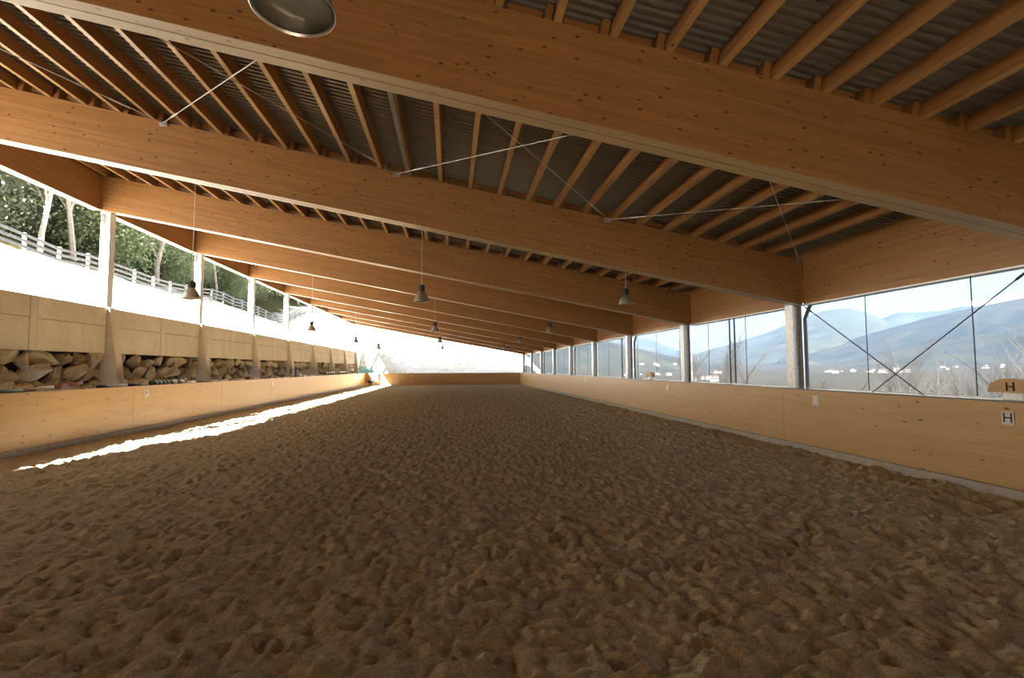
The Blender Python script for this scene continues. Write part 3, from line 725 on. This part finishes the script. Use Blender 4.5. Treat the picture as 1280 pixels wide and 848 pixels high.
o = MB().box(XL - .12, XL - .04, 0, S - .1, -.2, ZL + .1).build('wall_rear_left', M['siding'], None, loc=(0, yb, 0)); tag(o, 'timber side wall closing the left of the bay behind the camera', kind='structure')
o = MB().box(XRr + .04, XRr + .12, 0, S - .1, -.2, ZR + .1).build('wall_rear_right', M['siding'], None, loc=(0, yb, 0)); tag(o, 'timber side wall closing the right of the bay behind the camera', kind='structure')

# ================================================================== outdoors: hillside on the left and far end
def sm(a, b, t):
    t = np.clip((t - a) / (b - a), 0, 1); return t * t * (3 - 2 * t)
XW = -12.66
def erise(b): return .25 * np.minimum(b, 24) + .06 * np.maximum(0, b - 24)
def hill_z(x, y):
    a = np.maximum(0, XW - x); b = np.maximum(0, y - 66.5)
    z = 4.30 + .415 * a + erise(b) * sm(60, 0, a) + .12 * fbm(x, y, 2.5, 4, 2) * sm(0, 1.5, a) + .5 * vnoise(x, y, 9, 5) * sm(0, 8, a)
    return z
xs = np.concatenate([np.array([XW]), XW - np.cumsum(np.linspace(.25, 3.5, 70))]); ys = np.concatenate([np.arange(-40, 70, .5), np.arange(70, 190, 2.0)])
X, Y = np.meshgrid(xs, ys); P = np.stack([X, Y, hill_z(X, Y)], -1)
sk = P[:, :1].copy(); sk[:, :, 2] = -.5; P = np.concatenate([sk, P], 1)
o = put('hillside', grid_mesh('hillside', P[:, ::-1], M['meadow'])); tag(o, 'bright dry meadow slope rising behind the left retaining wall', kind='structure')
def end_z(x, y):
    b = np.maximum(0, y - 66.5)
    return -.05 + erise(b) * sm(17.5, 12.5, x) + (4.3 * sm(-5, XW, x)) * sm(0, 7, b) + .10 * fbm(x, y, 2.5, 3, 4) * sm(0, 4, b) - 6 * sm(13, 32, x)
xs = np.arange(XW - .3, 34, .8); ys = np.concatenate([np.arange(YE + .15, 90, .6), np.arange(90, 200, 2.0)])
X, Y = np.meshgrid(xs, ys)
o = put('far_meadow', grid_mesh('far_meadow', np.stack([X, Y, end_z(X, Y)], -1), M['meadow'])); tag(o, 'overexposed pale meadow rising beyond the open far end', kind='structure')
o = MB().box(-60, 60, -80, -6.9, -.6, -.02).build('yard', M['meadow']); tag(o, 'pale yard ground behind the arena', kind='structure')

# tarp-covered heap beyond the far left corner
xs = np.linspace(-1, 1, 30); X, Y = np.meshgrid(xs, xs); r = np.sqrt(X ** 2 + Y ** 2)
Z = 2.3 * np.clip(1 - r ** 2.2, 0, 1) ** .7 + .16 * fbm(X, Y, .35, 3, 6) * np.clip(1.2 - r, 0, 1)
o = put('tarpaulin_heap', grid_mesh('tarpaulin_heap', np.stack([X * 3.0, Y * 3.2, Z], -1), M['tarp']), None, (-12.2, 70.6, .3)); tag(o, 'heap under a crumpled teal tarpaulin beyond the far left corner', 'heap')

# fence on the slope
fn = empty('wooden_fence', (-22, 20, float(hill_z(np.array(-22.), np.array(20.)))), 'grey post and rail fence running along the hillside below the trees', 'fence')
bz = fn.location.z
pmf = MB().box(-.07, .07, -.07, .07, -.3, 1.12).mesh('post', M['fencepost'], bevel=.01)
def hz1(x, y): return float(hill_z(np.array(float(x)), np.array(float(y))))
fys = [8 + 2.2 * i for i in range(45)]; prev = None
rf = random.Random(4)
for i, y in enumerate(fys):
    z = hz1(-22, y) - bz; lean = rf.uniform(-.05, .05)
    put('post', pmf, fn, (0, y - 20, z), (lean, rf.uniform(-.04, .04), 0))
    if prev is not None:
        for q in (.35, .66, .98):
            MB().hexa([(.07, prev[0] - 20, prev[1] + q - .07), (.11, prev[0] - 20, prev[1] + q - .07), (.11, y - 20, z + q - .07), (.07, y - 20, z + q - .07),
                       (.07, prev[0] - 20, prev[1] + q + .07), (.11, prev[0] - 20, prev[1] + q + .07), (.11, y - 20, z + q + .07), (.07, y - 20, z + q + .07)]).build('rail', M['fence'], fn)
    prev = (y, z)
def ez1(x, y): return float(end_z(np.array(float(x)), np.array(float(y))))
fe = empty('wooden_fence', (-12, 104, ez1(-12, 104)), 'short grey rail fence crossing the meadow beyond the far end', 'fence'); bz = fe.location.z; prev = None
for i in range(13):
    x = -14 + 2.4 * i; y = 104; z = ez1(x, y) - bz
    put('post', pmf, fe, (x + 12, 0, z))
    if prev is not None:
        for q in (.4, .75, 1.05):
            MB().hexa([(prev[0], -.11, prev[1] + q - .07), (x + 12, -.11, z + q - .07), (x + 12, -.07, z + q - .07), (prev[0], -.07, prev[1] + q - .07),
                       (prev[0], -.11, prev[1] + q + .07), (x + 12, -.11, z + q + .07), (x + 12, -.07, z + q + .07), (prev[0], -.07, prev[1] + q + .07)]).build('rail', M['fence'], fe)
    prev = (x + 12, z)

# ------------------------------------------------------------------ trees
def branch_tree(seed, h, r0, levels, spread, kids=(3, 4), up=.35, minr=.006):
    rs = random.Random(seed); mb = MB(); tips = []
    def grow(p, d, ln, r, lv):
        n = 3 if lv < 2 else 2; q = p
        for i in range(n):
            d = (d + Vector((rs.gauss(0, .10), rs.gauss(0, .10), rs.gauss(0, .05) + up * .05))).normalized()
            q2 = q + d * (ln / n); ra = r * (1 - .35 * i / n); rb = r * (1 - .35 * (i + 1) / n)
            mb.tube(q, q2, max(ra, minr), max(rb, minr), n=7 if lv == 0 else 5 if lv == 1 else 3, cap=False)
            if lv < levels and (lv > 0 or i > 0):
                for c in range(rs.randint(*kids)):
                    ax = Vector((rs.gauss(0, 1), rs.gauss(0, 1), rs.gauss(0, .3))).normalized()
                    nd = (d * rs.uniform(.5, .9) + ax * spread * rs.uniform(.6, 1.2) + Vector((0, 0, up))).normalized()
                    grow(q + (q2 - q) * rs.uniform(.2, 1), nd, ln * rs.uniform(.42, .62), rb * rs.uniform(.38, .58), lv + 1)
            q = q2
        tips.append(q)
        if lv < levels: grow(q, d, ln * .6, r * .55, lv + 1)
    grow(Vector((0, 0, -.3)), Vector((0, 0, 1)), h * .55, r0, 0)
    return mb, tips
def leaves(seed, n, cent, size):
    rs = np.random.default_rng(seed)
    c = np.array(cent)[rs.integers(0, len(cent), n)] + rs.normal(0, 1, (n, 3)) * size * np.array([7.0, 7.0, 5.6])
    a = rs.normal(0, 1, (n, 3)); a /= np.linalg.norm(a, axis=1)[:, None]; b = np.cross(a, rs.normal(0, 1, (n, 3))); b /= np.linalg.norm(b, axis=1)[:, None]
    s = size * rs.uniform(.6, 1.3, (n, 1)); v = np.stack([c - a * s, c + b * s * .6, c + a * s, c - b * s * .6], 1).reshape(-1, 3)
    return v, np.arange(4 * n).reshape(n, 4)
def leaf_mesh(name, seed, n, cent, size, mat):
    v, f = leaves(seed, n, cent, size); me = bpy.data.meshes.new(name)
    me.vertices.add(len(v)); me.vertices.foreach_set('co', v.reshape(-1).astype(np.float32)); me.loops.add(f.size); me.loops.foreach_set('vertex_index', f.reshape(-1).astype(np.int32))
    me.polygons.add(len(f)); me.polygons.foreach_set('loop_start', (np.arange(len(f)) * 4).astype(np.int32)); me.polygons.foreach_set('loop_total', np.full(len(f), 4, np.int32)); me.update(calc_edges=True)
    me.materials.append(mat); return me
TV = []
def LOW(i):
    q = random.Random(100 + i); out = []
    for _ in range(26):
        a = q.uniform(0, 6.28); r = q.uniform(.3, 2.4); out.append((r * math.cos(a), r * math.sin(a), q.uniform(.4, 4.2)))
    return out
for i in range(4):
    mb, tips = branch_tree(30 + i, 8.5 + i * .8, .16, 2, .75, (2, 3))
    TV.append((mb.mesh('trunk', M['palebark' if i == 1 else 'bark']), leaf_mesh('foliage', i, 17000, [tuple(t) for t in tips] + LOW(i), .105, M['leaf' if i % 2 == 0 else 'leaf2'])))
BV = []
for i in range(3):
    mb, tips = branch_tree(60 + i, 9.5, .17, 3, .55, (1, 2), .5)
    BV.append(mb.mesh('trunk', M['palebark'])); 
bare_leaf = []
rt = random.Random(9)
def tree(v, x, y, z, s, rotz, label, group, name='leafy_tree'):
    o = empty(name, (x, y, z), label, 'tree', group); o.rotation_euler = (0, 0, rotz); o.scale = (s, s, s)
    put('trunk', TV[v][0], o); put('foliage', TV[v][1], o); return o
cnt = 0
for row, (xb, n, dy) in enumerate(((-28.8, 20, 4.4), (-33, 18, 5.2), (-38.5, 16, 6.6), (-46, 13, 9))):
    for i in range(n):
        y = 22 + dy * i + rt.uniform(-2, 2) + row * 5; x = xb + rt.uniform(-1.8, 1.8)
        tree(rt.randrange(4), x, y, hz1(x, y) - .1, rt.uniform(.75, 1.25) * (1 + .1 * row), rt.uniform(0, 6.28),
             ORD[i] + ' leafy tree from the left in the ' + ['front', 'second', 'third', 'back'][row] + ' woodland row above the fence', 'woodland trees above the fence')
for i, (y, s, lb) in enumerate(((32.6, 1.0, 'leftmost white-barked bare tree by the hillside fence'), (36.8, 1.15, 'white-barked forked tree left of the first steel column'), (44.5, 1.2, 'white-barked tree between the first and second left columns'), (57, .9, 'pale bare tree beyond the second left column'), (83, 1.1, 'pale bare tree far along the hillside fence'))):
    x = -25 - (i % 2); o = empty('bare_tree', (x, y, hz1(x, y) - .1), lb, 'tree', 'pale bare trees'); o.rotation_euler = (0, 0, i * 1.3); o.scale = (s, s, s); put('trunk', BV[i % 3], o)
for i, (x, y, s, v) in enumerate(((-17, 122, 1.0, 2), (-9.5, 126, .9, 3), (-3, 130, .8, 1), (-23, 118, 1.1, 0), (3.5, 138, .75, 2))):
    tree(v, x, y, ez1(x, y) if x > XW else hz1(x, y), s, i * 1.1, ORD[i] + ' tree from the left on the meadow beyond the far end' if False else ['bushy tree', 'dark rounded tree', 'small sparse tree', 'tall leafy tree', 'last small tree'][i] + ' on the meadow beyond the far end', 'trees beyond the far end')

# ------------------------------------------------------------------ valley on the right
def val_z(x, y):
    e = np.maximum(0, x - 10.4); d = np.hypot(x, y)
    z = np.interp(e, [0, 3, 20, 60, 150, 400, 900, 1500, 2200, 3300, 5000], [-.5, -1.0, -4.5, -10, -15, -18, -17, -12, 12, 70, 150])
    return z + .6 * fbm(x, y, 12, 3, 3) * np.clip(e / 15, 0, 1) + 8 * fbm(x, y, 260, 3, 6) * np.clip((e - 150) / 500, 0, 1) + 14 * fbm(x, y, 700, 3, 8) * np.clip((e - 1600) / 900, 0, 1)
az = np.radians(np.linspace(-2, 100, 220)); dd = 11 * (4200 / 11) ** np.linspace(0, 1, 230)
A, D = np.meshgrid(az, dd); X, Y = np.sin(A) * D, np.cos(A) * D
o = put('valley', grid_mesh('valley', np.stack([X, Y, val_z(X, Y)], -1)[:, ::-1], M['valley'])); tag(o, 'hazy winter valley floor below the right side of the arena', kind='structure')
def ridge(name, pts, D, Db, mat, label, rough=.05, k=0, az_pad=(0, 0)):
    a = np.array([p[0] for p in pts]); e = np.array([p[1] for p in pts])
    az = np.linspace(a[0], a[-1], 260); el = np.interp(az, a, e)
    ker = np.ones(5) / 5; el = np.convolve(np.pad(el, 2, 'edge'), ker, 'valid')
    t = np.concatenate([np.linspace(0, 1, 46), np.linspace(1.03, 1.5, 12)])
    AZ, T = np.meshgrid(np.radians(az), t); EL = np.tile(el, (len(t), 1)); DD = Db + (D - Db) * T
    zr = D * np.tan(np.radians(EL)) + H; zb = -40
    prof = np.where(T <= 1, np.clip(T, 0, 1) ** 1.15, 1 - (T - 1) * 1.6)
    X, Y = np.sin(AZ) * DD, np.cos(AZ) * DD
    amp = (zr - zb).mean() * rough
    Z = zb + (zr - zb) * prof + amp * fbm(X, Y, D * .10, 5, k) * np.where(T <= 1, np.sin(np.pi * np.clip(T, 0, 1)) * 2 + .25, 1)
    o = put(name, grid_mesh(name, np.stack([X, Y, Z], -1)[:, ::-1], mat)); tag(o, label, kind='structure')
ridge('mountain', [(24, 0), (27, 1.1), (28.8, 1.75), (32, 2.6), (35.5, 3.75), (38, 4.95), (40, 5.55), (42.1, 5.72), (43.6, 5.1), (45.2, 4.2), (47, 3.4), (52, 2.2), (60, 1.5)], 7000, 3800, M['mount'], 'blue wooded mountain with a rounded summit across the valley', .05, 1)
ridge('mountain', [(40, 2), (43, 3.6), (44.7, 4.5), (46.1, 5.05), (47.2, 4.9), (48.4, 5.3), (50.4, 5.6), (51.6, 5.5), (52.5, 5.8), (53.4, 5.95), (55, 6.0), (60, 6.6), (75, 6)], 10500, 7300, M['mountsnow'], 'distant snow-dusted mountain ridge at the right edge', .03, 3)
ridge('mountain', [(36, .6), (39, 1.6), (42, 2.6), (45, 3.5), (48, 4.35), (51, 5.0), (54, 5.65), (58, 6.2), (70, 6.5), (85, 5)], 5200, 2300, M['hillmid'], 'broad wooded slope with meadows rising to the right edge', .05, 5)
ridge('mountain', [(2, 5.6), (8, 5.2), (12.8, 4.3), (18.4, 3.05), (21.3, 2.35), (23.5, 1.75), (26, 1.1), (29, .5), (33, .2)], 3400, 1300, M['hillmid'], 'grey wooded hillside seen through the farther right windows', .05, 7)
ridge('mountain', [(14, 4.6), (18, 4.1), (21.3, 3.55), (23.5, 3.1), (25.9, 1.9), (27.6, 1.65), (29.5, .8)], 9500, 5200, M['mount'], 'faint far mountain falling to the right behind the grey hillside', .03, 9)

# valley haze: a body of air over the valley, well outside the arena
hm = bpy.data.materials.new('valley_haze'); hm.use_nodes = True; hnt = hm.node_tree; hnt.nodes.clear()
ho = hnt.nodes.new('ShaderNodeOutputMaterial'); hv = hnt.nodes.new('ShaderNodeVolumeScatter'); hv.inputs['Color'].default_value = (.26, .52, 1.0, 1); hv.inputs['Density'].default_value = HAZE
hnt.links.new(hv.outputs[0], ho.inputs['Volume'])
o = MB().box(60, 11500, 0, 11500, -300, 2200).build('valley_haze', hm); tag(o, 'blue haze filling the air over the valley', 'haze', kind='stuff')

# village
hw = MB().box(-6, 6, -4.5, 4.5, -3, 5).mesh('wall', M['housewall'])
hr = MB().prism([(-5.2, 5), (5.2, 5), (0, 8.6)], 'x', -6.6, 6.6).mesh('roof', M['houseroof'])
rv = random.Random(5)
for i in range(64):
    if i < 26: a = R(rv.uniform(40, 46.5)); d = rv.uniform(1350, 2000)
    elif i < 44: a = R(rv.uniform(26.5, 31)); d = rv.uniform(700, 1700)
    elif i < 56: a = R(rv.uniform(20.5, 26)); d = rv.uniform(1200, 2300)
    else: a = R(rv.uniform(47, 53)); d = rv.uniform(2000, 2600)
    x, y = d * math.sin(a), d * math.cos(a); z = float(val_z(np.array(x), np.array(y)))
    if i >= 44 and i < 56 and d > 1300: z = max(z, -40 + (3400 * math.tan(R(1.6)) + 42) * ((d - 1300) / 2100) ** 1.15)
    o = empty('house', (x, y, z), 'tiny white house in the village across the valley', 'house', 'village houses'); s = rv.uniform(.6, 1.2); o.scale = (s * rv.uniform(.9, 1.5), s, s * .9); o.rotation_euler = (0, 0, rv.uniform(0, 3.1))
    put('wall', hw, o); put('roof', hr, o)

# bare winter trees just outside the right windows
WV = []
for i in range(3):
    mb, tips = branch_tree(80 + i, 7.5, .12, 4, .62, (1, 3), .35, .0045); WV.append(mb.mesh('trunk', M['twig' if i != 1 else 'greybark']))
rb = random.Random(12)
spots = []
def bare(x, y, s, v, label, group=None):
    z = float(val_z(np.array(float(x)), np.array(float(y))))
    o = empty('bare_tree', (x, y, z - .1), label, 'tree', group); o.scale = (s, s, s); o.rotation_euler = (0, 0, rb.uniform(0, 6.28)); put('trunk', WV[v], o)
bare(19.5, 33.5, .92, 0, 'brown bushy bare tree behind the second right window')
bare(22.5, 45, 1.0, 2, 'taller grey bare tree left of the brown bushy one')
bare(21.2, 34.6, .85, 2, 'dense bare tree just right of the brown bushy one')
bare(18.2, 29.6, .62, 0, 'small brown bare tree in front of the brown bushy one')
bare(21.0, 38.6, .9, 0, 'brown bare tree hidden behind the brown bushy one')
for i, (a, d, s, v) in enumerate(((43.6, 30, .6, 1), (45.3, 34, .75, 1), (47.2, 30, .8, 1), (48.6, 36, .8, 1), (50.0, 31, .7, 2), (51.5, 36, .9, 1), (53.0, 30, .7, 0), (54.5, 35, .9, 2), (41.8, 38, .7, 2), (39.8, 42, .75, 0), (37.5, 44, .7, 2), (56, 28, .8, 1), (52.3, 44, 1.0, 2), (49.2, 46, 1.0, 0), (46.2, 48, .9, 2))):
    bare(d * math.sin(R(a)), d * math.cos(R(a)), s, v, ('white-stemmed' if v == 1 else 'brown twiggy') + ' bare sapling on the slope outside the nearest right window', 'saplings below the right window' + (' white' if v == 1 else ' brown'))
